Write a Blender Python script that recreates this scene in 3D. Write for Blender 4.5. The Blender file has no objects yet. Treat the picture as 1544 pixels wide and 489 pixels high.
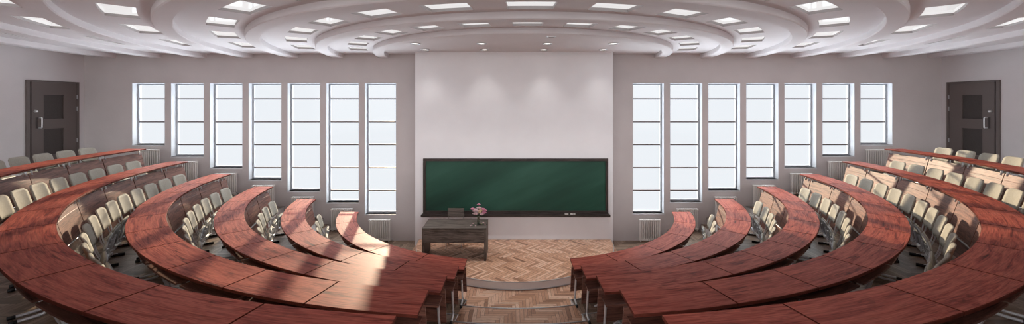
import bpy, math, random
from mathutils import Vector, Matrix
random.seed(7)
C = bpy.context.scene.collection
PI = math.pi
S = 1.2                      # metres per layout unit; every length below is in layout units
F, CX, CY = 602.6, 772.0, 157.8   # focal length and principal point in pixels of the 1544 x 489 frame
EYE = 2.993                  # eye height above the lowest floor
DW = 8.79                    # front wall distance
XL, XR = -9.41, 9.45         # side walls
YB = -1.3                    # open rear limit of the room
XC, YC = 0.066, 8.905        # centre of the curved rows
R1, DR, WD = 3.285, 0.8625, 0.372
DH = 0.2586
YE = 0.715                   # desk ends stop this far short of the row centre
CEIL = EYE + 1.113

# ------------------------------------------------------------------ camera, world, sun
cam = bpy.data.cameras.new('camera'); camo = bpy.data.objects.new('camera', cam); C.objects.link(camo)
camo.location = (0, 0, EYE * S); camo.rotation_euler = (PI / 2, 0, 0)
cam.sensor_fit = 'HORIZONTAL'; cam.sensor_width = 36.0; cam.lens = F / 1544 * 36.0
cam.shift_y = -(244.5 - CY) / 1544; cam.clip_start = 0.02; cam.clip_end = 300
bpy.context.scene.camera = camo
vs = bpy.context.scene.view_settings
vs.view_transform = 'Standard'; vs.look = 'None'; vs.gamma = 1.0; vs.use_curve_mapping = False
vs.exposure = -0.22
WORLD_FRONT, REAR_FILL, SKY_UP_FILL, GROUND_FILL = 1.16, 6.5, 8.5, 11.0  # overhead, low and rear bands are unseen, brightened as added fill
SUN_E, SUN_DIR = 6.6, Vector((0.25, -1.0, -0.292))
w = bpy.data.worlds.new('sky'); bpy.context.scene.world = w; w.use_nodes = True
nt = w.node_tree; nt.nodes.clear()
tc = nt.nodes.new('ShaderNodeTexCoord'); sp = nt.nodes.new('ShaderNodeSeparateXYZ')
nt.links.new(tc.outputs['Generated'], sp.inputs[0])
def mapr(src, a, b, c, d):
    m = nt.nodes.new('ShaderNodeMapRange'); nt.links.new(src, m.inputs['Value'])
    for n_, v_ in zip(('From Min', 'From Max', 'To Min', 'To Max'), (a, b, c, d)): m.inputs[n_].default_value = v_
    return m.outputs['Result']
def mixc(f, a, b):
    m = nt.nodes.new('ShaderNodeMix'); m.data_type = 'RGBA'; nt.links.new(f, m.inputs['Factor'])
    for n_, v_ in (('A', a), ('B', b)):
        if isinstance(v_, tuple): m.inputs[n_].default_value = (*v_, 1)
        else: nt.links.new(v_, m.inputs[n_])
    return m.outputs['Result']
hz = mixc(mapr(sp.outputs['Z'], 0.24, 0.5, 0, 1), (0.86 * WORLD_FRONT, 0.90 * WORLD_FRONT, 0.945 * WORLD_FRONT), (SKY_UP_FILL * 0.92, SKY_UP_FILL * 0.97, SKY_UP_FILL))
hz = mixc(mapr(sp.outputs['Z'], -0.27, -0.42, 0, 1), hz, (GROUND_FILL * 0.84, GROUND_FILL * 0.93, GROUND_FILL))  # invented bright ground below the visible band, lights the ceiling
rear = mixc(mapr(sp.outputs['Z'], -0.12, 0.12, 0, 1), (1.7, 1.65, 1.65), (REAR_FILL, REAR_FILL * 0.985, REAR_FILL * 1.0))  # added fill behind the camera, entering by the open rear
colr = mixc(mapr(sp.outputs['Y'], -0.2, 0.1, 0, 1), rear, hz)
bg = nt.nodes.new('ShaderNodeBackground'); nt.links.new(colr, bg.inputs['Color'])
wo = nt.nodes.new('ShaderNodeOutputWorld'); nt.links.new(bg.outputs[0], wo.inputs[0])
sl = bpy.data.lights.new('sun', 'SUN'); slo = bpy.data.objects.new('sun', sl); C.objects.link(slo)
sl.energy = SUN_E; sl.angle = math.radians(1.3); sl.color = (1.0, 0.82, 0.58)
slo.rotation_euler = SUN_DIR.to_track_quat('-Z', 'Y').to_euler(); slo.location = (-6, 14, 9)

# ------------------------------------------------------------------ materials
def mat_base(name):
    m = bpy.data.materials.new(name); m.use_nodes = True
    n = m.node_tree.nodes; b = n['Principled BSDF']
    return m, m.node_tree, b
def N(nt, t, **kw):
    n = nt.nodes.new(t)
    for k, v in kw.items(): setattr(n, k, v)
    return n
def ramp(nt, fac, stops):
    r = N(nt, 'ShaderNodeValToRGB'); e = r.color_ramp.elements
    while len(e) < len(stops): e.new(0.5)
    for i, (p, c) in enumerate(stops):
        e[i].position = p; e[i].color = (*c, 1)
    nt.links.new(fac, r.inputs[0]); return r.outputs[0]
def plain(name, col, rough=0.5, metal=0.0, noise=0.0, scale=3.0, spec=0.5, bump=0.0, bscale=60):
    m, nt, b = mat_base(name)
    b.inputs['Base Color'].default_value = (*col, 1); b.inputs['Roughness'].default_value = rough
    b.inputs['Metallic'].default_value = metal; b.inputs['Specular IOR Level'].default_value = spec
    t = N(nt, 'ShaderNodeTexCoord')
    if noise:
        nz = N(nt, 'ShaderNodeTexNoise'); nz.inputs['Scale'].default_value = scale; nz.inputs['Detail'].default_value = 5
        nt.links.new(t.outputs['Object'], nz.inputs['Vector'])
        lo = tuple(c * (1 - noise) for c in col); hi = tuple(min(1, c * (1 + noise)) for c in col)
        nt.links.new(ramp(nt, nz.outputs[0], [(0.3, lo), (0.7, hi)]), b.inputs['Base Color'])
    if bump:
        n2 = N(nt, 'ShaderNodeTexNoise'); n2.inputs['Scale'].default_value = bscale
        nt.links.new(t.outputs['Object'], n2.inputs['Vector'])
        bp = N(nt, 'ShaderNodeBump'); bp.inputs['Strength'].default_value = bump; bp.inputs['Distance'].default_value = 0.01
        nt.links.new(n2.outputs[0], bp.inputs['Height']); nt.links.new(bp.outputs[0], b.inputs['Normal'])
    return m
def wood(name, dark, mid, light, rough=0.35, spec=0.5, stretch=11.0, scale=1.6):
    """grain runs along U of the UV map (metres)"""
    m, nt, b = mat_base(name)
    uv = N(nt, 'ShaderNodeUVMap'); uv.uv_map = 'UVMap'
    mp = N(nt, 'ShaderNodeMapping'); nt.links.new(uv.outputs[0], mp.inputs[0])
    mp.inputs['Scale'].default_value = (1.0, stretch, 1.0)
    big = N(nt, 'ShaderNodeTexNoise'); big.inputs['Scale'].default_value = scale; big.inputs['Detail'].default_value = 6
    big.inputs['Roughness'].default_value = 0.62; big.inputs['Distortion'].default_value = 1.1
    nt.links.new(mp.outputs[0], big.inputs['Vector'])
    mp2 = N(nt, 'ShaderNodeMapping'); nt.links.new(uv.outputs[0], mp2.inputs[0])
    mp2.inputs['Scale'].default_value = (2.0, 60.0, 1.0)
    fine = N(nt, 'ShaderNodeTexNoise'); fine.inputs['Scale'].default_value = 1.6; fine.inputs['Detail'].default_value = 4
    nt.links.new(mp2.outputs[0], fine.inputs['Vector'])
    mp3 = N(nt, 'ShaderNodeMapping'); nt.links.new(uv.outputs[0], mp3.inputs[0])
    mp3.inputs['Scale'].default_value = (0.9, 2.2, 1.0)
    kn = N(nt, 'ShaderNodeTexNoise'); kn.inputs['Scale'].default_value = 2.4; kn.inputs['Detail'].default_value = 3
    kn.inputs['Distortion'].default_value = 2.5
    nt.links.new(mp3.outputs[0], kn.inputs['Vector'])
    c1 = ramp(nt, big.outputs[0], [(0.30, dark), (0.42, mid), (0.58, light), (0.72, mid)])
    c2 = ramp(nt, fine.outputs[0], [(0.32, (0.50, 0.46, 0.45)), (0.58, (1.08, 1.08, 1.08))])
    c3 = ramp(nt, kn.outputs[0], [(0.30, (0.45, 0.40, 0.40)), (0.42, (1, 1, 1))])
    m1 = N(nt, 'ShaderNodeMix', data_type='RGBA', blend_type='MULTIPLY'); m1.inputs['Factor'].default_value = 0.75
    nt.links.new(c1, m1.inputs['A']); nt.links.new(c2, m1.inputs['B'])
    m2 = N(nt, 'ShaderNodeMix', data_type='RGBA', blend_type='MULTIPLY'); m2.inputs['Factor'].default_value = 0.5
    nt.links.new(m1.outputs['Result'], m2.inputs['A']); nt.links.new(c3, m2.inputs['B'])
    nt.links.new(m2.outputs['Result'], b.inputs['Base Color'])
    b.inputs['Roughness'].default_value = rough; b.inputs['Specular IOR Level'].default_value = spec
    bp = N(nt, 'ShaderNodeBump'); bp.inputs['Strength'].default_value = 0.12; bp.inputs['Distance'].default_value = 0.004
    nt.links.new(fine.outputs[0], bp.inputs['Height']); nt.links.new(bp.outputs[0], b.inputs['Normal'])
    return m
def herringbone(name, cols, W=0.06, n=6, rot=45.0, rough=0.35, off=(0, 0)):
    m, nt, b = mat_base(name); L = nt.links.new
    def M(op, a, bb=None, c=None):
        x = N(nt, 'ShaderNodeMath', operation=op)
        for i, v in enumerate((a, bb, c)):
            if v is None: continue
            if isinstance(v, (int, float)): x.inputs[i].default_value = v
            else: L(v, x.inputs[i])
        return x.outputs[0]
    g = N(nt, 'ShaderNodeNewGeometry')
    mp = N(nt, 'ShaderNodeMapping'); L(g.outputs['Position'], mp.inputs[0])
    mp.inputs['Rotation'].default_value = (0, 0, math.radians(rot)); mp.inputs['Scale'].default_value = (1 / W, 1 / W, 1 / W)
    mp.inputs['Location'].default_value = (off[0] + 1000, off[1] + 1000, 0)
    s = N(nt, 'ShaderNodeSeparateXYZ'); L(mp.outputs[0], s.inputs[0]); x, y = s.outputs[0], s.outputs[1]
    i, j = M('FLOOR', x), M('FLOOR', y)
    n2 = 2.0 * n
    uh = M('FLOORED_MODULO', M('SUBTRACT', x, j), n2)
    ish = M('LESS_THAN', M('FLOORED_MODULO', M('SUBTRACT', i, j), n2), n - 0.5)
    uvv = M('FLOORED_MODULO', M('SUBTRACT', M('SUBTRACT', y, i), 1.0), n2)
    idh = M('FLOOR', M('DIVIDE', M('SUBTRACT', x, j), n2)); idv = M('FLOOR', M('DIVIDE', M('SUBTRACT', M('SUBTRACT', y, i), 1.0), n2))
    def sel(a, bb):   # ish ? a : bb
        return M('ADD', M('MULTIPLY', a, ish), M('MULTIPLY', bb, M('SUBTRACT', 1.0, ish)))
    u = sel(uh, uvv); v = sel(M('SUBTRACT', y, j), M('SUBTRACT', x, i))
    a1 = sel(M('MULTIPLY', j, 1.0), M('ADD', i, 517.0)); a2 = sel(idh, idv)
    cx = N(nt, 'ShaderNodeCombineXYZ'); L(a1, cx.inputs[0]); L(a2, cx.inputs[1]); L(ish, cx.inputs[2])
    wn = N(nt, 'ShaderNodeTexWhiteNoise', noise_dimensions='3D'); L(cx.outputs[0], wn.inputs['Vector'])
    base = ramp(nt, wn.outputs['Value'], cols)
    gc = N(nt, 'ShaderNodeCombineXYZ'); L(M('MULTIPLY', u, 0.5), gc.inputs[0]); L(M('MULTIPLY', v, 3.5), gc.inputs[1]); L(M('MULTIPLY', wn.outputs['Value'], 300.0), gc.inputs[2])
    nz = N(nt, 'ShaderNodeTexNoise'); nz.inputs['Scale'].default_value = 1.3; nz.inputs['Detail'].default_value = 5; L(gc.outputs[0], nz.inputs['Vector'])
    gr = ramp(nt, nz.outputs[0], [(0.28, (0.45, 0.40, 0.38)), (0.45, (0.95, 0.95, 0.95)), (0.7, (1.1, 1.1, 1.1))])
    m1 = N(nt, 'ShaderNodeMix', data_type='RGBA', blend_type='MULTIPLY'); m1.inputs['Factor'].default_value = 0.8
    L(base, m1.inputs['A']); L(gr, m1.inputs['B'])
    e1 = M('MINIMUM', v, M('SUBTRACT', 1.0, v)); e2 = M('MINIMUM', u, M('SUBTRACT', float(n), u))
    gap = M('LESS_THAN', M('MINIMUM', e1, e2), 0.035)
    m2 = N(nt, 'ShaderNodeMix', data_type='RGBA'); L(gap, m2.inputs['Factor']); L(m1.outputs['Result'], m2.inputs['A'])
    m2.inputs['B'].default_value = (0.05, 0.03, 0.02, 1)
    L(m2.outputs['Result'], b.inputs['Base Color']); b.inputs['Roughness'].default_value = rough
    return m
def emit_glossy(name, col, strength, rough=0.06):
    m, nt, b = mat_base(name)
    b.inputs['Base Color'].default_value = (0.05, 0.05, 0.05, 1); b.inputs['Roughness'].default_value = rough
    b.inputs['Emission Color'].default_value = (*col, 1); b.inputs['Emission Strength'].default_value = strength
    b.inputs['Specular IOR Level'].default_value = 0.6
    return m
def glass(name, tint=(1, 1, 1), gl=0.04):
    m, nt, b = mat_base(name); nt.nodes.remove(b)
    t = N(nt, 'ShaderNodeBsdfTransparent'); t.inputs[0].default_value = (*tint, 1)
    g = N(nt, 'ShaderNodeBsdfGlossy'); g.inputs['Roughness'].default_value = 0.02
    mx = N(nt, 'ShaderNodeMixShader'); mx.inputs[0].default_value = gl
    nt.links.new(t.outputs[0], mx.inputs[1]); nt.links.new(g.outputs[0], mx.inputs[2])
    nt.links.new(mx.outputs[0], nt.nodes['Material Output'].inputs[0]); return m

M = {
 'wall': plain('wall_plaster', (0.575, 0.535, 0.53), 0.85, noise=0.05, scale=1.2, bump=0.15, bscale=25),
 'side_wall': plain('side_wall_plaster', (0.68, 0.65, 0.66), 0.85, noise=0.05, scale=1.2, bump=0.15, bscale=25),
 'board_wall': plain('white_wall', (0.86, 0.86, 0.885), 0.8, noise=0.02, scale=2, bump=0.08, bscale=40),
 'ceiling': plain('ceiling_plaster', (0.73, 0.70, 0.715), 0.8, noise=0.02, scale=2, bump=0.1, bscale=40),
 'reveal': plain('window_paint', (0.62, 0.64, 0.67), 0.5),
 'riser': plain('riser_paint', (0.80, 0.76, 0.74), 0.6, noise=0.04),
 'frame': plain('window_frame_grey', (0.33, 0.35, 0.38), 0.45),
 'bar': plain('glazing_bar_brown', (0.10, 0.075, 0.07), 0.5),
 'pane': glass('window_glass', (1, 1, 1), 0.006),
 'desk': wood('mahogany', (0.080, 0.016, 0.012), (0.30, 0.060, 0.042), (0.47, 0.125, 0.084), 0.48, 0.06),
 'panel': wood('panel_wood', (0.045, 0.017, 0.013), (0.155, 0.062, 0.045), (0.28, 0.125, 0.09), 0.47, 0.42),
 'edge': plain('desk_edge_wood', (0.12, 0.030, 0.02), 0.65, noise=0.3, scale=8, spec=0.05),
 'old': wood('weathered_wood', (0.022, 0.017, 0.014), (0.080, 0.064, 0.054), (0.18, 0.15, 0.13), 0.55, 0.35, stretch=9, scale=1.6),
 'board_frame': wood('dark_frame_wood', (0.010, 0.007, 0.006), (0.030, 0.022, 0.019), (0.06, 0.045, 0.04), 0.5, 0.35, stretch=9, scale=2),
 'chrome': plain('chrome', (0.82, 0.83, 0.86), 0.30, 0.45),
 'steel': plain('brushed_steel', (0.55, 0.56, 0.58), 0.35, 1.0),
 'rubber': plain('black_rubber', (0.012, 0.012, 0.013), 0.5),
 'fabric': plain('beige_fabric', (0.39, 0.365, 0.31), 0.75, noise=0.06, scale=30, spec=0.2, bump=0.3, bscale=220),
 'shell': plain('grey_seat_shell', (0.40, 0.405, 0.41), 0.5, noise=0.05, scale=12),
 'door': plain('brown_door_paint', (0.125, 0.100, 0.093), 0.42),
 'door_dark': plain('dark_door_mesh', (0.055, 0.045, 0.042), 0.6, noise=0.15, scale=60, bump=0.3, bscale=150),
 'radiator': plain('radiator_enamel', (0.82, 0.79, 0.76), 0.35),
 'light_frame': plain('taupe_frame_paint', (0.42, 0.39, 0.39), 0.6),
 'lamp': emit_glossy('light_diffuser', (1.0, 0.985, 0.98), 0.86),
 'spot': emit_glossy('downlight_lens', (1.0, 0.98, 0.95), 6.0),
 'spot_dim': emit_glossy('downlight_lens_dim', (1.0, 0.98, 0.97), 0.5),
 'chalk': plain('chalk', (0.85, 0.84, 0.80), 0.9),
 'vase': glass('vase_glass', (0.86, 0.90, 0.88), 0.14),
 'stem': plain('stem_green', (0.03, 0.07, 0.025), 0.6),
 'leaf': plain('leaf_green', (0.05, 0.10, 0.04), 0.6),
 'pink': plain('pink_petals', (0.78, 0.36, 0.50), 0.6, noise=0.25, scale=40),
 'pale': plain('pale_pink_petals', (0.86, 0.68, 0.70), 0.6, noise=0.15, scale=40),
 'cream': plain('cream_petals', (0.88, 0.74, 0.52), 0.6, noise=0.15, scale=40),
}
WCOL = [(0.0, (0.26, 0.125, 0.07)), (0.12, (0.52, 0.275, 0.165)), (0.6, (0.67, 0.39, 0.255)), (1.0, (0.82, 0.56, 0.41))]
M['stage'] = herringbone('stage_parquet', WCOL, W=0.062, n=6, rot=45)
BCOL = [(0.0, (0.12, 0.080, 0.056)), (0.4, (0.22, 0.150, 0.105)), (0.8, (0.31, 0.215, 0.155)), (1.0, (0.40, 0.29, 0.21))]  # same wood as the aisle, shade between rows put into darker browns
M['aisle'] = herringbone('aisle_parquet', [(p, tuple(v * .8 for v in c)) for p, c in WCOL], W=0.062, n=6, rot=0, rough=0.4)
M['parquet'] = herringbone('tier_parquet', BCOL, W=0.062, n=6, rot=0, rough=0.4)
def chalk_board():
    m, nt, b = mat_base('green_chalkboard')
    t = N(nt, 'ShaderNodeTexCoord'); mp = N(nt, 'ShaderNodeMapping'); nt.links.new(t.outputs['Object'], mp.inputs[0])
    mp.inputs['Rotation'].default_value = (0, math.radians(24), 0)
    mq = N(nt, 'ShaderNodeMapping'); nt.links.new(mp.outputs[0], mq.inputs[0]); mq.inputs['Scale'].default_value = (0.22, 1, 1.2); mq.inputs['Location'].default_value = (0.4, 0, 0.35)
    nz = N(nt, 'ShaderNodeTexNoise'); nz.inputs['Scale'].default_value = 0.9; nz.inputs['Detail'].default_value = 4; nz.inputs['Distortion'].default_value = 0.1
    nt.links.new(mq.outputs[0], nz.inputs['Vector'])
    nt.links.new(ramp(nt, nz.outputs[0], [(0.28, (0.006, 0.026, 0.018)), (0.5, (0.016, 0.07, 0.046)), (0.75, (0.045, 0.13, 0.095))]), b.inputs['Base Color'])  # soft diagonal sheen painted into the green
    b.inputs['Roughness'].default_value = 0.5; b.inputs['Specular IOR Level'].default_value = 0.3
    return m
M['board'] = chalk_board()

# ------------------------------------------------------------------ mesh building
class MB:
    def __init__(s): s.v = []; s.f = []; s.uv = []; s.mi = []; s.sm = []
    def add(s, vs, fs, uvs=None, mi=0, smooth=False):
        o = len(s.v); s.v += [tuple(p) for p in vs]
        for k, f in enumerate(fs):
            s.f.append(tuple(o + i for i in f)); s.mi.append(mi); s.sm.append(smooth)
            if uvs: s.uv.append(uvs[k])
            else:
                P = [Vector(vs[i]) for i in f]; n = (P[1] - P[0]).cross(P[-1] - P[0])
                ax = max(range(3), key=lambda a: abs(n[a])); k2 = [a for a in range(3) if a != ax]
                s.uv.append([(p[k2[0]], p[k2[1]]) for p in P])
        return s
    def box(s, x0, x1, y0, y1, z0, z1, grain='x', mi=0, off=None):
        v = [(x, y, z) for x in (x0, x1) for y in (y0, y1) for z in (z0, z1)]
        fs = [(0, 1, 3, 2), (4, 6, 7, 5), (0, 4, 5, 1), (2, 3, 7, 6), (0, 2, 6, 4), (1, 5, 7, 3)]
        ox, oy = off or (random.uniform(0, 50), random.uniform(0, 50)); g = 'xyz'.index(grain); uvs = []
        for f in fs:
            P = [v[i] for i in f]; flat = [a for a in range(3) if len({round(p[a], 6) for p in P}) == 1][0]
            oth = [a for a in range(3) if a != flat]
            a, b = (g, [q for q in oth if q != g][0]) if g in oth else (oth[0], oth[1])
            uvs.append([(p[a] + ox, p[b] + oy) for p in P])
        return s.add(v, fs, uvs, mi)
    def tube(s, pts, r, n=8, cap=True, mi=0):
        pts = [Vector(p) for p in pts]; rs = r if isinstance(r, (list, tuple)) else [r] * len(pts); V = []
        up = None
        for i, p in enumerate(pts):
            d = ((pts[min(i + 1, len(pts) - 1)] - pts[max(i - 1, 0)])).normalized()
            if up is None:
                up = Vector((0, 0, 1)) if abs(d.z) < 0.9 else Vector((1, 0, 0))
            a = d.cross(up).normalized(); b = a.cross(d).normalized(); up = b
            for k in range(n):
                t = 2 * PI * k / n; V.append(p + (a * math.cos(t) + b * math.sin(t)) * rs[i])
        Fc = []; 
        for i in range(len(pts) - 1):
            for k in range(n):
                k2 = (k + 1) % n; Fc.append((i * n + k, i * n + k2, (i + 1) * n + k2, (i + 1) * n + k))
        s.add(V, Fc, None, mi, True)
        if cap:
            o = len(s.v) - len(V)
            for fc in (tuple(range(n))[::-1], tuple((len(pts) - 1) * n + k for k in range(n))):
                s.f.append(tuple(o + i for i in fc)); s.mi.append(mi); s.sm.append(False); s.uv.append([(0, 0)] * n)
        return s
    def lathe(s, prof, c, n=20, mi=0, smooth=True):
        V = [(c[0] + r * math.cos(2 * PI * k / n), c[1] + r * math.sin(2 * PI * k / n), c[2] + z) for r, z in prof for k in range(n)]
        Fc = [(i * n + k, i * n + (k + 1) % n, (i + 1) * n + (k + 1) % n, (i + 1) * n + k) for i in range(len(prof) - 1) for k in range(n)]
        return s.add(V, Fc, None, mi, smooth)
    def sweep(s, prof, A, B, side, n, c=(XC, YC), mi=0, caps=True, smooth=False, mis=None):
        """closed profile [(r, z)] swept round the centre; A(r), B(r) give the end angles from the -Y axis"""
        m = len(prof); V = []; ou, ov = random.uniform(0, 60), random.uniform(0, 60)
        per = [0]
        for i in range(m): per.append(per[-1] + math.dist(prof[i], prof[(i + 1) % m]))
        fa = A if callable(A) else (lambda r: A); fb = B if callable(B) else (lambda r: B)
        rm = sum(p[0] for p in prof) / m; am, bm_ = fa(rm), fb(rm)
        for i in range(n + 1):
            t = i / n
            for r, z in prof:
                a = fa(r) + (fb(r) - fa(r)) * t
                V.append((c[0] + side * r * math.sin(a), c[1] - r * math.cos(a), z))
        Fc = []; U = []
        for i in range(n):
            u0 = ou + rm * (am + (bm_ - am) * i / n); u1 = ou + rm * (am + (bm_ - am) * (i + 1) / n)
            for k in range(m):
                k2 = (k + 1) % m
                q = (i * m + k, (i + 1) * m + k, (i + 1) * m + k2, i * m + k2)
                uq = [(u0, ov + per[k]), (u1, ov + per[k]), (u1, ov + per[k + 1]), (u0, ov + per[k + 1])]
                if side > 0: q = q[::-1]; uq = uq[::-1]
                Fc.append(q); U.append(uq)
        if caps:
            c0 = tuple(range(m)); c1 = tuple(n * m + k for k in range(m))
            if side > 0: c1 = c1[::-1]
            else: c0 = c0[::-1]
            for cc in (c0, c1): Fc.append(cc); U.append([(ou + prof[i % m][0], ov + prof[i % m][1]) for i in cc])
        s.add(V, Fc, U, mi, smooth)
        if mis:
            for i in range(n):
                for k in range(m): s.mi[-len(Fc) + i * m + k] = mis[k]
            if caps: s.mi[-1] = s.mi[-2] = 1
        return s
    def mesh(s, name, mats, origin=(0, 0, 0), bevel=0):
        me = bpy.data.meshes.new(name)
        me.from_pydata([((x - origin[0]) * S, (y - origin[1]) * S, (z - origin[2]) * S) for x, y, z in s.v], [], s.f)
        ul = me.uv_layers.new(name='UVMap'); i = 0
        for f in s.uv:
            for u in f: ul.data[i].uv = (u[0] * S, u[1] * S); i += 1
        for m in (mats if isinstance(mats, list) else [mats]): me.materials.append(M[m])
        for p, k, sm in zip(me.polygons, s.mi, s.sm): p.material_index = k; p.use_smooth = sm
        me.validate(); me.update(); return me
    def build(s, name, mats, parent=None, origin=None, bevel=0):
        """coordinates are in the parent's frame when there is one"""
        org = origin or (0, 0, 0)
        o = bpy.data.objects.new(name, s.mesh(name, mats, org)); C.objects.link(o)
        if parent: o.parent = parent
        o.location = tuple(c * S for c in org)
        if bevel:
            b = o.modifiers.new('bevel', 'BEVEL'); b.width = bevel * S; b.segments = 2; b.limit_method = 'ANGLE'
        return o
def tag(o, label=None, cat=None, group=None, kind=None):
    if label: o['label'] = label
    if cat: o['category'] = cat
    if group: o['group'] = group
    if kind: o['kind'] = kind
    return o
def thing(name, loc, label=None, cat=None, group=None, rz=0, kind=None):
    o = bpy.data.objects.new(name, None); C.objects.link(o); o.empty_display_size = 0.1
    o.location = tuple(c * S for c in loc); o.rotation_euler = (0, 0, rz)
    return tag(o, label, cat, group, kind)
def copy_tree(o, parent=None):
    c = o.copy(); C.objects.link(c)
    if parent: c.parent = parent
    for ch in o.children: copy_tree(ch, c)
    return c
ORD = ['zeroth', 'first', 'second', 'third', 'fourth', 'fifth', 'sixth', 'seventh', 'eighth', 'ninth', 'tenth', 'eleventh', 'twelfth', 'thirteenth',
       'fourteenth', 'fifteenth', 'sixteenth', 'seventeenth', 'eighteenth', 'nineteenth', 'twentieth', 'twenty-first', 'twenty-second',
       'twenty-third', 'twenty-fourth', 'twenty-fifth', 'twenty-sixth', 'twenty-seventh']
def bez(p, n=8):
    """rounded polyline through control points (Catmull-Rom)"""
    p = [Vector(q) for q in p]; out = []
    for i in range(len(p) - 1):
        a, b, c, d = p[max(i - 1, 0)], p[i], p[i + 1], p[min(i + 2, len(p) - 1)]
        for k in range(n):
            t = k / n
            out.append(0.5 * ((2 * b) + (c - a) * t + (2 * a - 5 * b + 4 * c - d) * t * t + (3 * b - a - 3 * c + d) * t ** 3))
    return out + [p[-1]]
def zt(k): return EYE - 2.2 + DH * (k - 1)          # desktop top of row k (1..6)
def zf(k): return EYE - 2.762 + DH * (k - 1)        # floor of tier k; tier 0 is the ground
def rin(k): return R1 + DR * (k - 1)
def px(x, y, d): return ((x - CX) / F * d, d, EYE - (y - CY) / F * d)

# ------------------------------------------------------------------ structure: floors
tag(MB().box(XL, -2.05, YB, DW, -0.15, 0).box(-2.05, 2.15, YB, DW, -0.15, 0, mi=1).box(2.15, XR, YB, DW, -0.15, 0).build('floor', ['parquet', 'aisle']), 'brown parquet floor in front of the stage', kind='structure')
AO = {-1: 0.706, 1: 0.764}        # aisle half widths from the row centre, left and right
def phi_in(x): return math.asin(x)
def room_hit(sx, cy_):
    """distance from the row centre to the room boundary in direction (sx, -cy_)"""
    t = 1e9
    if sx > 1e-9: t = min(t, (XR - XC) / sx)
    if sx < -1e-9: t = min(t, (XL - XC) / sx)
    if cy_ > 1e-9: t = min(t, (YC - YB) / cy_)
    return t
for k in range(1, 7):
    re = rin(k) + 0.07; rn = re + 0.15
    z0, z1 = (zf(k - 1) if k > 1 else 0.0), zf(k)
    lim = math.acos((YC - DW) / re)
    angs = [-lim + 2 * lim * i / 140 for i in range(141)]
    for cxx, cyy in ((XL, YB), (XR, YB)): angs.append(math.atan2(cxx - XC, YC - cyy))
    nl, nr = -math.asin((AO[-1] + 0.0) / re), math.asin((AO[1]) / re)
    angs += [nl - 1e-4, nl + 1e-4, nr - 1e-4, nr + 1e-4]; angs.sort()
    inner = []; outer = []
    for a in angs:
        r = rn if nl < a < nr else re
        if nl < a < nr:                       # keep the notch sides straight along the aisle
            xx = r * math.sin(a); xx = max(-AO[-1], min(AO[1], xx * 1.0)); 
        inner.append((XC + r * math.sin(a), YC - r * math.cos(a)))
        t = room_hit(math.sin(a), math.cos(a)); ox, oy = XC + t * math.sin(a), YC - t * math.cos(a)
        if abs(a) > lim - 1e-6: ox = XL if a < 0 else XR; oy = DW
        outer.append((ox, oy))
    n = len(angs); V = []; Fc = []; mi = []
    for (a, b), (c_, d) in zip(inner, outer): V += [(a, b, z1), (c_, d, z1), (a, b, z0), (c_, d, z0)]
    mb = MB(); top = []; ris = []; asl = []; wri = []
    for i in range(n - 1):
        p, q = 4 * i, 4 * i + 4
        (asl if nl < (angs[i] + angs[i + 1]) / 2 < nr else top).append((p, p + 1, q + 1, q)); ris.append((p + 1, p + 3, q + 3, q + 1)); (ris if inner[i][1] > YC - YE or nl < angs[i] < nr else wri).append((p, q, q + 2, p + 2))
    mb.add(V, top, None, 0); mb.add(V, ris, None, 1); mb.add(V, asl, None, 2); mb.add(V, wri, None, 3)
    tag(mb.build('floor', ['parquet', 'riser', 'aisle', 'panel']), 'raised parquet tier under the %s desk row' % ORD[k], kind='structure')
    nb = MB().tube([(x, y, z1 + 0.002) for x, y in inner], 0.0085, 6)
    tag(nb.build('trim_1', 'steel'), 'metal nosing strip on the edge of the %s tier' % ORD[k], kind='structure')
    # half-height wall-side steps
    for sd in (-1, 1):
        r0, r1 = re - 0.13, re + 0.005
        yy0, yy1 = 8.30, DW; m = (z0 + z1) / 2; V = []
        pts = []
        for y in (yy0, yy1):
            for r in (r0, r1): pts.append((XC + sd * math.sqrt(r * r - (YC - y) ** 2), y))
        b = MB(); V = [(x, y, z) for z in (z0, m) for x, y in pts]
        b.add(V, [(4, 5, 7, 6)], None, 0); b.add(V, [(0, 1, 5, 4), (1, 3, 7, 5), (3, 2, 6, 7), (2, 0, 4, 6)], None, 1)
        tag(b.build('floor', ['parquet', 'riser']), 'half step beside the window wall', kind='structure')

# stage
PH = EYE - 2.86; SC = (0.06, 8.47); SR = 2.03
ss = MB(); nn = 60; V = []
for i in range(nn + 1):
    a = -PI / 2 + PI * i / nn; V += [(SC[0] + SR * math.sin(a), SC[1] - SR * math.cos(a), PH), (SC[0] + SR * math.sin(a), SC[1] - SR * math.cos(a), 0)]
m = len(V) // 2
ss.add(V, [tuple(2 * i for i in range(m))], None, 0)
ss.add(V, [(2 * i, 2 * i + 1, 2 * ((i + 1) % m) + 1, 2 * ((i + 1) % m)) for i in range(m)], None, 1)
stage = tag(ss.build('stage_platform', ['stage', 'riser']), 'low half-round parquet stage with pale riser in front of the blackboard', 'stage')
arc = [(SC[0] + (SR + .004) * math.sin(-PI / 2 + PI * i / nn), SC[1] - (SR + .004) * math.cos(-PI / 2 + PI * i / nn)) for i in range(nn + 1)]
MB().tube([(x, y, PH - 0.004) for x, y in arc], 0.008, 6).build('edge_strip', 'steel', stage)
MB().tube([(x, y, 0.008) for x, y in arc], 0.008, 6).build('base_strip', 'steel', stage)

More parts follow.
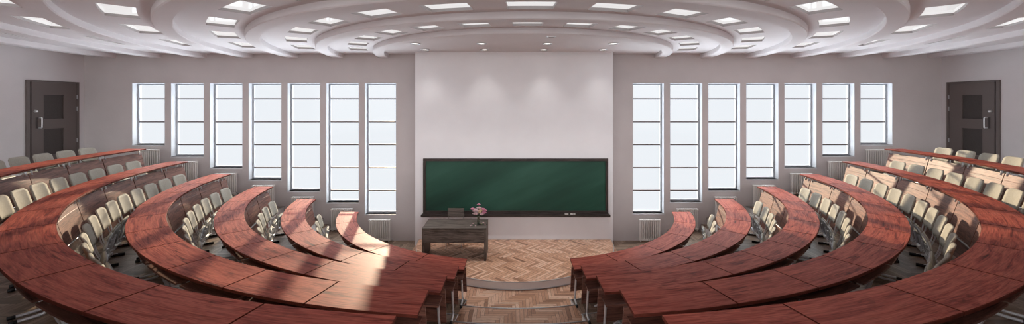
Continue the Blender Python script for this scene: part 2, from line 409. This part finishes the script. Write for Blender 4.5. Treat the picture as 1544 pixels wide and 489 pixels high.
# ------------------------------------------------------------------ structure: walls and windows
P2 = DW / F
WINL = [(199.2, 248.7, 219.4), (257.8, 307.4, 236.5), (316.2, 365.8, 253.9), (374.8, 424.4, 271.6), (433.3, 482.8, 288.9), (491.8, 541.2, 306.3), (550.2, 597.3, 323.8)]
WINR = [(954.0, 1001.2, 322.8), (1010.1, 1059.1, 305.5), (1067.8, 1116.3, 288.0), (1125.1, 1174.0, 270.8), (1182.6, 1231.3, 253.4), (1240.0, 1288.6, 235.8), (1297.2, 1345.7, 218.6)]
WIN = [((a - CX) * P2, (b - CX) * P2, EYE - (c - CY) * P2) for a, b, c in WINL + WINR]
WTOP = EYE - (125.7 - CY) * P2; TH = 0.22; ZC = CEIL + 0.12
fw = MB(); x = XL - 0.2
for x0, x1, zb in WIN:
    fw.box(x, x0, DW, DW + TH, 0, ZC); fw.box(x0, x1, DW, DW + TH, 0, zb); fw.box(x0, x1, DW, DW + TH, WTOP, ZC); x = x1
fw.box(x, XR + 0.2, DW, DW + TH, 0, ZC)
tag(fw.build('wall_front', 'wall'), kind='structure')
bx0, bx1, by = (626 - CX) / F * 8.48, (924.3 - CX) / F * 8.48, 8.48
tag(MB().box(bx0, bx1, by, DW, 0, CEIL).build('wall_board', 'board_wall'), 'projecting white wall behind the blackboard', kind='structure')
for n_, (x0, x1, zb) in enumerate(WIN):
    wt = thing('window_%d' % (n_ + 1), ((x0 + x1) / 2, DW + 0.12, zb), kind='structure'); cx_ = (x0 + x1) / 2
    hw = (x1 - x0) / 2; h = WTOP - zb
    lin = MB(); t = 0.006       # painted lining of the reveal, in front of the frame
    for q in ((-hw, -hw + t, -.12, 0, 0, h), (hw - t, hw, -.12, 0, 0, h), (-hw, hw, -.12, 0, 0, t), (-hw, hw, -.12, 0, h - t, h)): lin.box(*q)
    lin.build('window_reveal', 'reveal', wt)
    MB().box(-hw - .004, hw + .004, -.127, 0.0, -0.018, 0.006).build('window_sill', 'reveal', wt)
    fr = MB(); g = 0.028
    for q in ((-hw, -hw + g, 0, .05, 0, h), (hw - g, hw, 0, .05, 0, h), (-hw + g, hw - g, 0, .05, 0, g), (-hw + g, hw - g, 0, .05, h - g, h)): fr.box(*q)
    fo = fr.build('window_frame', 'frame', wt)
    g2 = 0.04; ir = MB()
    for q in ((-hw + g, -hw + g2, .012, .045, g, h - g), (hw - g2, hw - g, .012, .045, g, h - g), (-hw + g2, hw - g2, .012, .045, g, g2), (-hw + g2, hw - g2, .012, .045, h - g2, h - g)): ir.box(*q)
    ir.build('window_sash', 'reveal', wt)
    k = 0
    while True:
        zz = EYE + 0.127 - 0.512 * k
        if zz < zb + 0.10: break
        MB().box(-hw + g2, hw - g2, .008, .05, zz - zb - .013, zz - zb + .013).build('glazing_bar', 'bar', wt); k += 1
    MB().box(-hw + g2, hw - g2, .030, .034, g2, h - g2).build('window_pane', 'pane', wt)
DY0, DY1, DZ1 = 7.725, 8.665, EYE + 0.481
DZ0 = zf(6)
for nm, X0, X1 in (('wall_left', XL - 0.2, XL), ('wall_right', XR, XR + 0.2)):
    b = MB(); b.box(X0, X1, YB, DY0, 0, ZC); b.box(X0, X1, DY1, DW, 0, ZC); b.box(X0, X1, DY0, DY1, DZ1, ZC); b.box(X0, X1, DY0, DY1, 0, DZ0)
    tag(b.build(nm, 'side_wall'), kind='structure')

# ceiling: polar grid round the ring centre with holes for the recessed lights
CC = (0.215, 8.9); RB = 2.92; RW = 0.21; BD = 0.088
A0 = math.radians(7.1) / 2; AS = math.radians(12.5)
def prad(j): return RB + j + 0.335, RB + j + 0.665
radii = [0.0001] + [v for j in range(8) for v in prad(j)] + [13.6]
cells = []; angs = []
for q in range(-7, 8):
    a = q * AS
    if abs(q) < 7: angs += [a - A0, a - A0 / 3, a + A0 / 3, a + A0, a + A0 + (AS - 2 * A0) / 2]
    else: angs += [a + (0 if q < 0 else 0)]
angs = sorted([a for a in angs if abs(a) < PI / 2 - 1e-3] + [-PI / 2, PI / 2] + [-80 * PI / 180, 80 * PI / 180])
def in_frame(x, y, z, mx=25, my=12):
    if y < 0.3: return False
    u = CX + F * x / y; v = CY + F * (EYE - z) / y
    return -mx < u < 1544 + mx and -my < v < 489 + my
LIGHTS = {}
for j in range(7):
    for q in range(-6, 7):
        r0, r1 = prad(j); a = q * AS; rm = (r0 + r1) / 2
        x_, y_ = CC[0] + rm * math.sin(a), CC[1] - rm * math.cos(a)
        if XL + 0.3 < x_ < XR - 0.3 and y_ > YB and in_frame(x_, y_, CEIL, 60, 25): LIGHTS[(j, q)] = 1
cb = MB(); V = []; Fc = []; na = len(angs)
for r in radii:
    for a in angs: V.append((CC[0] + r * math.sin(a), CC[1] - r * math.cos(a), CEIL))
for i in range(len(radii) - 1):
    for k in range(na - 1):
        am = (angs[k] + angs[k + 1]) / 2; q = round(am / AS); j = (i - 1) // 2
        if i % 2 == 1 and abs(am - q * AS) < A0 and (j, q) in LIGHTS: continue
        p = i * na + k; Fc.append((p, p + na, p + na + 1, p + 1))
cb.add(V, Fc)
tag(cb.build('ceiling', 'ceiling'), kind='structure')
# strip between ring centre line and the wall
tag(MB().box(XL - .2, XR + .2, DW + TH * 0.4, DW + TH, CEIL + .0, ZC).build('ceiling_edge', 'ceiling'), kind='structure')
for j in range(7):
    R = RB + j
    prof = [(R, CEIL + .01), (R, CEIL - BD + .012), (R + .012, CEIL - BD), (R + RW - .012, CEIL - BD), (R + RW, CEIL - BD + .012), (R + RW, CEIL + .01)]
    lim = math.acos((CC[1] - DW) / (R + RW))
    lo, hi = -lim, lim
    if R + RW > 9.0: pass
    b = MB().sweep(prof, lo, hi, 1, 180, c=CC)
    tag(b.build('trim_%d' % (j + 2), 'ceiling'), 'curved plaster beam, ring %d from the blackboard' % (j + 1), kind='structure')
RINGN = ['past the %s curved beam' % ORD[i + 1] for i in range(7)]
REC = 0.04
for (j, q) in LIGHTS:
    r0, r1 = prad(j); a = q * AS; rm = (r0 + r1) / 2
    o = (CC[0] + rm * math.sin(a), CC[1] - rm * math.cos(a), CEIL)
    pos = 'on the centre line' if q == 0 else '%s to the %s of centre' % (ORD[abs(q)], 'left' if q < 0 else 'right')
    t = thing('ceiling_light', o, 'recessed ceiling light %s, %s' % (RINGN[j], pos), 'ceiling light', 'recessed square ceiling lights')
    b = MB(); A_ = [a - A0, a - A0 / 3, a + A0 / 3, a + A0]
    ring = [(r0, x) for x in A_] + [(r1, x) for x in reversed(A_)]
    P = [(CC[0] + r * math.sin(x) - o[0], CC[1] - r * math.cos(x) - o[1]) for r, x in ring]
    k = len(P); V = [(x, y, 0) for x, y in P] + [(x, y, REC) for x, y in P]
    V += [(x * 1.10, y * 1.10, 0.0) for x, y in P] + [(x * 1.10, y * 1.10, REC + .02) for x, y in P]
    b.add(V, [(i, (i + 1) % k, k + (i + 1) % k, k + i) for i in range(k)] + [(2 * k + i, 2 * k + (i + 1) % k, 3 * k + (i + 1) % k, 3 * k + i) for i in range(k)])
    b.build('light_frame', 'light_frame', t)
    d = MB(); d.add([(x, y, REC - .004) for x, y in P] + [(x, y, REC + .01) for x, y in P], [tuple(range(k))[::-1], tuple(range(k, 2 * k))] + [(i, (i + 1) % k, k + (i + 1) % k, k + i) for i in range(k)])
    d.build('diffuser', 'lamp', t)

# downlights over the stage
DOWN = [(626.3, 65.7), (726.3, 65.7), (825.4, 65.7), (924.5, 65.7), (641.2, 74.8), (730.8, 74.8), (820, 74.8), (909.3, 74.8)]
for i, (u, v) in enumerate(DOWN + [(831.2, 54.6)]):
    d = 7.28 if v < 70 and v > 60 else 8.08 if v > 70 else 6.5
    x_ = (u - CX) / F * d; rr = 0.088 if i < 8 else 0.08
    lab = ('round recessed downlight %s of four in the row %s the blackboard wall' % (['leftmost', 'second', 'third', 'rightmost'][i % 4], ['away from', 'nearest'][i // 4])) if i < 8 else 'dim round downlight alone beside the first curved beam'
    t = thing('downlight', (x_, d, CEIL), lab, 'downlight', 'round downlights over the stage')
    MB().lathe([(rr * .80, 0.012), (rr * .82, -.012), (rr * 1.0, -.016), (rr * 1.08, -.008), (rr * 1.10, 0.004)], (0, 0, 0), 28).build('trim_ring', 'steel', t)
    MB().lathe([(0.0001, -.004), (rr * .5, -.005), (rr * .81, -.002), (rr * .81, .010), (0.0001, .010)], (0, 0, 0), 28).build('lens', 'spot' if i < 8 else 'spot_dim', t)
    if i < 8:
        L = bpy.data.lights.new('downlight_lamp', 'SPOT'); L.energy = 28 if i > 3 else 110; L.spot_size = math.radians(84); L.spot_blend = 0.9
        L.shadow_soft_size = 0.06; L.color = (1, 0.97, 0.93)
        lo = bpy.data.objects.new('downlight_lamp', L); C.objects.link(lo); lo.parent = t; lo.location = (0, 0, -0.04)

# doors
for sd in (-1, 1):
    X = XL if sd < 0 else XR; into = -sd      # direction into the room along x
    t = thing('door_%d' % (1 if sd < 0 else 2), (X, (DY0 + DY1) / 2, DZ0), kind='structure')
    yc = (DY0 + DY1) / 2; H = DZ1 - DZ0
    def bx(mb, a, b, y0, y1, z0, z1):         # a, b: offsets into the room
        q = sorted((a * into, b * into)); mb.box(q[0], q[1], y0 - yc, y1 - yc, z0, z1, 'z'); return mb
    f = MB(); bx(f, -.12, .03, DY0, DY0 + .055, 0, H); bx(f, -.12, .03, DY1 - .045, DY1, 0, H); bx(f, -.12, .03, DY0 + .055, DY1 - .045, H - .03, H)
    f.build('door_frame', 'door', t)
    l0, l1 = DY0 + .085, DY1 - .045; lf = MB()
    pz = [(EYE - 1.03 - DZ0, EYE - .49 - DZ0), (EYE - .292 - DZ0, EYE + .195 - DZ0)]; p0, p1 = 8.014, 8.376
    bx(lf, -.03, .02, l0, p0, .01, H - .032); bx(lf, -.03, .02, p1, l1, .01, H - .032)
    bx(lf, -.03, .02, p0, p1, .01, pz[0][0]); bx(lf, -.03, .02, p0, p1, pz[0][1], pz[1][0]); bx(lf, -.03, .02, p0, p1, pz[1][1], H - .032)
    leaf = lf.build('door_leaf', 'door', t)
    bx(MB(), -.06, -.035, DY0 + .055, l0, 0.0, H - .03).build('door_stop', 'door', t)
    for z0, z1 in pz: bx(MB(), -.02, -.005, p0, p1, z0, z1).build('door_panel', 'door_dark', leaf)
    for hz in (.20, .70, 1.38, 1.63): bx(MB(), .02, .035, DY1 - .052, DY1 - .032, hz - .045, hz + .045).build('door_hinge', 'steel', leaf)
    hy = 7.93 - yc; zc = EYE - .36 - DZ0
    MB().tube(bez([(into * .02, hy, zc + .10), (into * .075, hy, zc + .10), (into * .085, hy, zc + .07), (into * .085, hy, zc - .07), (into * .075, hy, zc - .10), (into * .02, hy, zc - .10)], 5), .010, 8).build('door_handle', 'chrome', leaf)
    MB().box(*sorted((into * .02, into * .026)), hy - .05, hy - .015, zc - .11, zc + .11).build('handle_plate', 'door_dark', leaf)
    MB().tube([(into * .02, 7.865 - yc, EYE - .13 - DZ0), (into * .07, 7.865 - yc, EYE - .13 - DZ0)], [.024, .018], 12).build('door_lock', 'chrome', leaf)

# ------------------------------------------------------------------ radiators
RADL = [(223.5, 0), (281, 1), (340.3, 2), (397, 3), (456.2, 4), (515.2, 5), (572.5, 6)]
RADR = [(979.6, 6), (1036.3, 5), (1094.3, 4), (1151.9, 3), (1208.6, 2), (1265.5, 1), (1323, 0)]
def make_radiator():
    t = thing('radiator', (0, 0, 0), 'x', 'radiator', 'white column radiators below the windows')
    n = 10; wv = .467; h = .455
    for i in range(n):
        xx = -wv / 2 + wv * (i + .5) / n; b = MB()
        for yy in (-.025, .025):
            b.tube([(xx, yy, .02), (xx, yy, h - .02)], .0135, 8)
        b.box(xx - .020, xx + .020, -.042, .042, h - .032, h - .002); b.box(xx - .020, xx + .020, -.042, .042, .004, .034)
        b.build('column', 'radiator', t, bevel=.004)
    MB().tube([(-wv / 2 + .01, 0, h - .02), (wv / 2 - .01, 0, h - .02)], .010, 8).build('header_pipe', 'radiator', t)
    MB().tube([(wv / 2 - .01, 0, .03), (wv / 2 + .035, 0, .03), (wv / 2 + .045, .005, .02), (wv / 2 + .045, .01, -.03)], .009, 8).build('valve_pipe', 'steel', t)
    for s_ in (-1, 1): MB().box(s_ * .2 - .01, s_ * .2 + .01, -.03, .065, -.03, .012).build('foot', 'radiator', t)
    return t
rad0 = make_radiator(); first = True
for side, lst in (('left', RADL), ('right', RADR)):
    for u, k in lst:
        o = rad0 if first else copy_tree(rad0); first = False
        d = DW - .075; zfl = (0.0 if k == 6 else zf(6 - k)) + .035
        o.location = ((u - CX) / F * d * S, d * S, zfl * S)
        o['label'] = 'white column radiator under the %s window %s of the blackboard' % (ORD[7 - k], side)

# ------------------------------------------------------------------ blackboard, stage furniture
bd = 8.44
def bz(v, d=bd): return EYE - (v - CY) / F * d
def bxx(u, d=bd): return (u - CX) / F * d
B0, B1, BT, BB = bxx(638), bxx(917), bz(239.3), bz(323)
bb = thing('blackboard', ((B0 + B1) / 2, by, BB), 'long green blackboard in a dark wooden frame on the white wall', 'blackboard')
bw, bh = (B1 - B0) / 2, BT - BB; g = .055
def local(mb): return mb
MB().box(-bw + g, bw - g, -.028, -.012, .04, bh - g).build('writing_surface', 'board', bb)
MB().box(-bw, bw, -.05, -.0, bh - g, bh).build('top_rail', 'board_frame', bb, bevel=.003)
MB().box(-bw, bw, -.05, -.0, .0, .07).build('bottom_rail', 'board_frame', bb, bevel=.003)
for s_ in (-1, 1): MB().box(*sorted((s_ * bw, s_ * (bw - g))), -.05, 0, .07, bh - g, 'z').build('side_rail', 'board_frame', bb, bevel=.003)
MB().box(-bw - .03, bw + .03, -.13, 0, -.045, .0).build('chalk_tray', 'board_frame', bb, bevel=.003)
for u0, u1, lb in ((851.5, 857, 'left'), (860.3, 864, 'middle'), (864.6, 867.5, 'right')):
    d = 8.39
    tag(MB().tube([(bxx(u0, d), d, BB + .013), (bxx(u1, d), d, BB + .013)], .011, 8).build('chalk', 'chalk', origin=((u0 + u1 - 2 * CX) / 2 / F * d, d, BB)), 'white chalk stick, %s of three on the blackboard tray' % lb, 'chalk', 'chalk on the tray')
# teacher's desk
TX0, TX1, TY0, TY1, TZ = -1.645, -.470, 7.29, 7.90, EYE - 2.26
td = thing('teacher_desk', ((TX0 + TX1) / 2, (TY0 + TY1) / 2, PH + .002), 'dark weathered wooden teacher desk standing on the stage', 'desk')
hw, hd, hh = (TX1 - TX0) / 2, (TY1 - TY0) / 2, TZ - PH
MB().box(-hw, hw, -hd, hd, hh - .035, hh).build('desktop', 'old', td, bevel=.003)
for s_ in (-1, 1): MB().box(*sorted((s_ * hw, s_ * (hw - .04))), -hd + .004, hd - .004, 0, hh - .035, 'z').build('side_panel', 'old', td, bevel=.002)
MB().box(-hw + .04, hw - .04, -hd + .006, -hd + .03, hh - .27, hh - .035).build('front_panel', 'old', td)
MB().box(-hw + .06, -hw + .30, -hd + .05, hd - .03, hh - .20, hh - .036).build('drawer_box', 'old', td)
tcx = (687.6 - CX) / F * 8.12
tch = thing('wooden_chair', (tcx, 8.0, PH), 'weathered wood and steel chair tucked behind the teacher desk', 'chair')
MB().box(-.165, .165, .095, .115, EYE - 2.275 - PH, EYE - 2.105 - PH).build('backrest', 'old', tch, bevel=.006)
MB().box(-.165, .165, -.20, .09, .355, .375).build('seat', 'old', tch, bevel=.004)
for s_ in (-1, 1):
    MB().tube(bez([(s_ * .155, -.17, .008), (s_ * .155, -.175, .25), (s_ * .155, -.15, .35), (s_ * .155, .02, .352)], 5), .009, 8).build('leg', 'steel', tch)
    MB().tube(bez([(s_ * .155, .13, .008), (s_ * .155, .09, .35), (s_ * .155, .118, .55), (s_ * .155, .123, .66)], 5), .009, 8).build('leg', 'steel', tch)
# vase and flowers
vx, vy, vz = -.632, 7.52, TZ
tag(MB().lathe([(.001, .004), (.030, .002), (.034, .02), (.026, .09), (.024, .13), (.034, .175), (.031, .175), (.021, .13), (.022, .09), (.030, .02), (.001, .010)], (0, 0, 0), 20).build('vase', 'vase', origin=(0, 0, 0)),
    'slim clear glass vase on the teacher desk', 'vase').location = (vx * S, vy * S, vz * S)
def blossom(parent, c, r, mat):
    b = MB(); rnd = random.Random(int(c[0] * 9999) + 7)
    for ring, (n, tilt, sc) in enumerate(((6, .35, 1.0), (6, .85, .85), (5, 1.3, .6))):
        for i in range(n):
            a = 2 * PI * (i + ring * .5) / n + rnd.uniform(-.2, .2); V = []; Fc = []
            for iu in range(4):
                for iv in range(4):
                    u_ = iu / 3; v_ = iv / 3 - .5; wdt = r * .95 * sc * math.sin(PI * (.15 + .72 * u_))
                    rad = r * sc * u_ * math.cos(tilt * (.5 + .5 * u_)); z = r * sc * u_ * math.sin(tilt) * 1.0 + r * .25 * v_ * v_ + rnd.uniform(-.03, .03) * r
                    x_, y_ = rad, wdt * v_ * 1.1
                    V.append((c[0] + x_ * math.cos(a) - y_ * math.sin(a), c[1] + x_ * math.sin(a) + y_ * math.cos(a), c[2] + z - r * .3))
            for iu in range(3):
                for iv in range(3):
                    p = iu * 4 + iv; Fc.append((p, p + 4, p + 5, p + 1))
            b.add(V, Fc, None, 0, True)
    return b.build('blossom', mat, parent)
FL = [(-.11, .02, .275, .035, 'pink', 'left'), (-.055, -.03, .265, .042, 'pale', 'x'), (-.045, -.05, .205, .052, 'pale', 'x'), (.012, .0, .30, .038, 'pale', 'x'), (.004, .03, .355, .028, 'pink', 'top'),
      (.04, -.04, .255, .040, 'cream', 'x'), (.03, -.06, .235, .034, 'cream', 'x'), (.09, .0, .275, .036, 'pink', 'x'), (.105, -.02, .215, .045, 'pink', 'right'), (.065, -.06, .20, .042, 'pale', 'x'),
      (-.01, -.05, .255, .036, 'pale', 'x'), (-.08, .02, .235, .034, 'pale', 'x'), (.125, .02, .245, .030, 'pink', 'x')]
lab = {'pink': 'bright pink blossom', 'pale': 'pale pink blossom', 'cream': 'cream yellow blossom'}
for dx, dy, dz, r, mt, q in FL:
    L_ = {'left': 'pink blossom leaning out at the left of the bouquet', 'top': 'small pink blossom topping the bouquet', 'right': 'large bright pink blossom at the right of the bouquet'}.get(q, lab[mt] + ' on a green stem in the glass vase')
    t = thing('flower', (vx, vy, vz + .012), L_, 'flower', '%ss in the vase' % lab[mt])
    MB().tube(bez([(dx * .12, dy * .12, .004), (dx * .1, dy * .1, .13), (dx * .6, dy * .6, dz * .8), (dx, dy, dz - .012)], 4), .0035, 6).build('stem', 'stem', t)
    blossom(t, (dx, dy, dz), r * 1.4, mt)
    lb = MB(); a = math.atan2(dy, dx)
    for kk in range(2):
        a2 = a + (kk - .5) * 1.6; c_, s_ = math.cos(a2), math.sin(a2); z_ = dz * .72
        lb.add([(dx * .5, dy * .5, z_), (dx * .5 + .025 * c_ - .012 * s_, dy * .5 + .025 * s_ + .012 * c_, z_ + .02), (dx * .5 + .06 * c_, dy * .5 + .06 * s_, z_ + .015), (dx * .5 + .025 * c_ + .012 * s_, dy * .5 + .025 * s_ - .012 * c_, z_ + .022)], [(0, 1, 2, 3)])
    lb.build('leaf', 'leaf', t)
for i, (u, v, r, mt) in enumerate(((710.5, 339.6, .026, 'pale'), (713.5, 336.5, .020, 'pale'), (717, 339.8, .018, 'pale'), (726, 337, .018, 'cream'), (729, 335, .022, 'pale'), (731.5, 337.5, .016, 'pink'))):
    d = F * 2.26 / (v - CY + 1.5); x_ = (u - CX) / F * d
    t = thing('fallen_blossom', (x_, d, TZ), '%s lying on the teacher desk, %s from the left around the vase' % (lab[mt], ORD[i + 1]), 'flower', 'blossoms lying on the teacher desk')
    blossom(t, (0, 0, r * .35), r, mt)
    l_ = MB(); l_.add([(0, -.006, .003), (r * 1.6, -.012, .004), (r * 2.2, 0, .003), (r * 1.6, .010, .006), (0, -.006, .0045), (r * 1.6, -.012, .0055), (r * 2.2, 0, .0045), (r * 1.6, .010, .0075)], [(3, 2, 1, 0), (4, 5, 6, 7)]); l_.build('leaf', 'leaf', t)

# ------------------------------------------------------------------ curved desk rows
YE = 0.715
JO = {1: [23.2, 37.0, 51.8, 65.2], 2: [18.8 + 10.2 * i for i in range(6)], 3: [23.3 + 7.45 * i for i in range(8)],
      4: [14.4 + 7.4 * i for i in range(10)], 5: [13.0 + 7.35 * i for i in range(10)], 6: [77.7 - 6.0 * i for i in range(12, -1, -1)]}
GAP = 0.007
for k in range(1, 7):
    z = zt(k); fl = zf(k); r0 = rin(k); r1 = r0 + WD
    for sd in (-1, 1):
        am = math.radians(45); org = (XC + sd * r0 * math.sin(am), YC - r0 * math.cos(am), fl)
        row = thing('curved_desk', org, 'long curved mahogany-red lecture desk, %s row from the stage, %s of the aisle' % (ORD[k], 'left' if sd < 0 else 'right'), 'desk', 'curved desk rows')
        aisle = lambda r, o=AO[sd]: math.asin(o / r)
        wall = lambda r: math.acos(YE / r)
        js = [math.radians(a) for a in JO[k] if math.radians(a) > aisle(r0) + .05 and math.radians(a) < wall(r0) - .03]
        bounds = [aisle] + js + [wall]
        for i in range(len(bounds) - 1):
            a, b = bounds[i], bounds[i + 1]
            fa = a if callable(a) else (lambda r, a=a: a + GAP / r)
            fb = b if callable(b) else (lambda r, b=b: b - GAP / r)
            ns = max(4, int((fb(r0) - fa(r0)) / math.radians(1.2)))
            tp = [(r0, z - .022), (r0, z - .003), (r0 + .003, z), (r1 - .003, z), (r1, z - .003), (r1, z - .022)]
            MB().sweep(tp, fa, fb, sd, ns, mis=[1, 1, 0, 1, 1, 1]).build('desktop_board', ['desk', 'edge'], row, origin=None).location = [-c * S for c in org]
            pr = [(r0 + .096, z - .085), (r0 + .0, z - .46), (r0 + .018, z - .465), (r0 + .114, z - .088)]
            ia = (lambda r, f=fa: f(r) + .003 / r); ib = (lambda r, f=fb: f(r) - .003 / r)
            MB().sweep(pr[::-1], ia, ib, sd, ns).build('modesty_panel', 'panel', row).location = [-c * S for c in org]
            sa = (lambda r, f=fa: f(r) + .03 / r); sb = (lambda r, f=fb: f(r) - .03 / r)
            sp_ = [(r0 + .07, z - .175), (r0 + .09, z - .158), (r0 + .30, z - .158), (r0 + .30, z - .175)]
            MB().sweep(sp_, sa, sb, sd, ns).build('book_shelf', 'panel', row).location = [-c * S for c in org]
            for e, f in ((1, fa), (-1, fb)):
                def pt(r, zz, f=f, e=e):
                    ang = f(r) + e * .055 / r
                    return (XC + sd * r * math.sin(ang), YC - r * math.cos(ang), zz)
                MB().tube([pt(r0 + .088, z - .115), pt(r0 + .10, z - .022)], .012, 8).build('bracket', 'chrome', row).location = [-c * S for c in org]
                lg = MB().tube(bez([pt(r0 + .20, z - .172), pt(r0 + .125, fl + .10), pt(r0 + .105, fl + .045), pt(r0 + .13, fl + .020), pt(r0 + .27, fl + .016)], 5), .0125, 8)
                lo = lg.build('leg', 'chrome', row); lo.location = [-c * S for c in org]
                MB().tube([pt(r0 + .255, fl + .016), pt(r0 + .30, fl + .016)], .0155, 8).build('foot_cap', 'rubber', lo)
                if e == 1 or callable(b): MB().tube([pt(r0 + .10, fl + .05), pt(r0 + .095, fl + .02), pt(r0 + .115, fl + .016)], .0155, 8).build('heel_cap', 'rubber', lo)

# ------------------------------------------------------------------ auditorium chairs
def plate(wd, z0, z1, y0, y1, th, round_, bow, nx=9, nz=8):
    """thin shaped shell: rounded outline, bowed across; local +y faces the stage"""
    b = MB(); V = []
    for sgn in (1, 0):
        for j in range(nz + 1):
            t = j / nz; z = z0 + (z1 - z0) * t; yy = y0 + (y1 - y0) * t
            e = max(0, (abs(t - .5) * 2 - (1 - 2 * round_ / (z1 - z0))) / (2 * round_ / (z1 - z0)))
            hw_ = wd / 2 - round_ * (1 - math.sqrt(max(0, 1 - e * e)))
            for i in range(nx + 1):
                s_ = i / nx * 2 - 1; x = hw_ * s_
                V.append((x, yy + bow * (x / (wd / 2)) ** 2 + (th / 2 if sgn else -th / 2), z))
    n1 = (nx + 1) * (nz + 1); Fc = []
    for j in range(nz):
        for i in range(nx):
            p = j * (nx + 1) + i; Fc.append((p, p + nx + 1, p + nx + 2, p + 1)); Fc.append((n1 + p, n1 + p + 1, n1 + p + nx + 2, n1 + p + nx + 1))
    edge = [i for i in range(nx + 1)] + [j * (nx + 1) + nx for j in range(1, nz + 1)] + [nz * (nx + 1) + i for i in range(nx - 1, -1, -1)] + [j * (nx + 1) for j in range(nz - 1, 0, -1)]
    for a, c in zip(edge, edge[1:] + edge[:1]): Fc.append((a, c, n1 + c, n1 + a))
    return b.add(V, Fc, None, 0, True)
def make_chair():
    t = thing('auditorium_chair', (0, 0, 0), 'x', 'chair', 'tip-up auditorium chairs')
    plate(.355, .385, .640, -.035, -.105, .020, .050, .026).build('backrest', 'fabric', t)
    st = plate(.335, .135, .385, .035, .085, .012, .035, .0).build('seat', 'shell', t)
    plate(.325, .150, .400, .020, .072, .018, .035, .0).build('seat_cushion', 'fabric', st)
    for s_ in (-1, 1):
        b = MB()
        b.add([(s_ * .120 + dx, y + dy, z) for z, y in ((.115, .038), (.310, .078)) for dx, dy in ((-.024, -.002), (.024, -.002), (.024, .016), (-.024, .016))],
              [(0, 3, 2, 1), (4, 5, 6, 7), (0, 1, 5, 4), (1, 2, 6, 5), (2, 3, 7, 6), (3, 0, 4, 7)])
        b.build('seat_rail', 'chrome', t)
        b = MB().tube(bez([(s_ * .178, .075, .125), (s_ * .180, .03, .17), (s_ * .172, -.02, .28), (s_ * .150, -.052, .44)], 4), .008, 6)
        b.build('side_frame', 'chrome', t)
    MB().tube([(-.205, .075, .120), (.205, .045, .160)], .010, 8).build('crossbar', 'chrome', t)
    b = MB(); b.tube([(-.07, .05, .125), (.07, .05, .125)], .028, 10); b.tube(bez([(0, .04, .12), (0, -.025, .09), (0, -.03, .045), (0, .03, .028), (0, .11, .020)], 5), [.022] * 10 + [.018] * 6 + [.014] * 5, 8)
    b.build('pedestal', 'chrome', t)
    b = MB(); b.tube([(0, -.03, .018), (0, .15, .018)], .018, 8); b.box(-.03, .03, -.07, -.02, .0, .028); b.build('foot', 'rubber', t)
    return t
ch0 = make_chair(); first = True; nch = 0
for k in range(1, 7):
    rc = rin(k) + .60; step = .45 / (rin(k) + .66)
    for sd in (-1, 1):
        a = math.acos(1.28 / rc); j = 1
        while rc * math.sin(a) > AO[sd] + .18:
            x_, y_ = XC + sd * rc * math.sin(a), YC - rc * math.cos(a)
            if in_frame(x_, y_, zf(k) + .55, 30, 20) or in_frame(x_, y_, zf(k), 30, 20):
                o = ch0 if first else copy_tree(ch0); first = False
                o.location = (x_ * S, y_ * S, zf(k) * S)
                # local +y must point at the row centre
                o.rotation_euler = (0, 0, sd * a)
                o['label'] = 'beige tip-up chair behind %s desk row %s of aisle, %s from window wall' % (ORD[k], 'left' if sd < 0 else 'right', ORD[j])
                nch += 1
            a -= step; j += 1
print('chairs', nch, 'objects', len(C.objects))
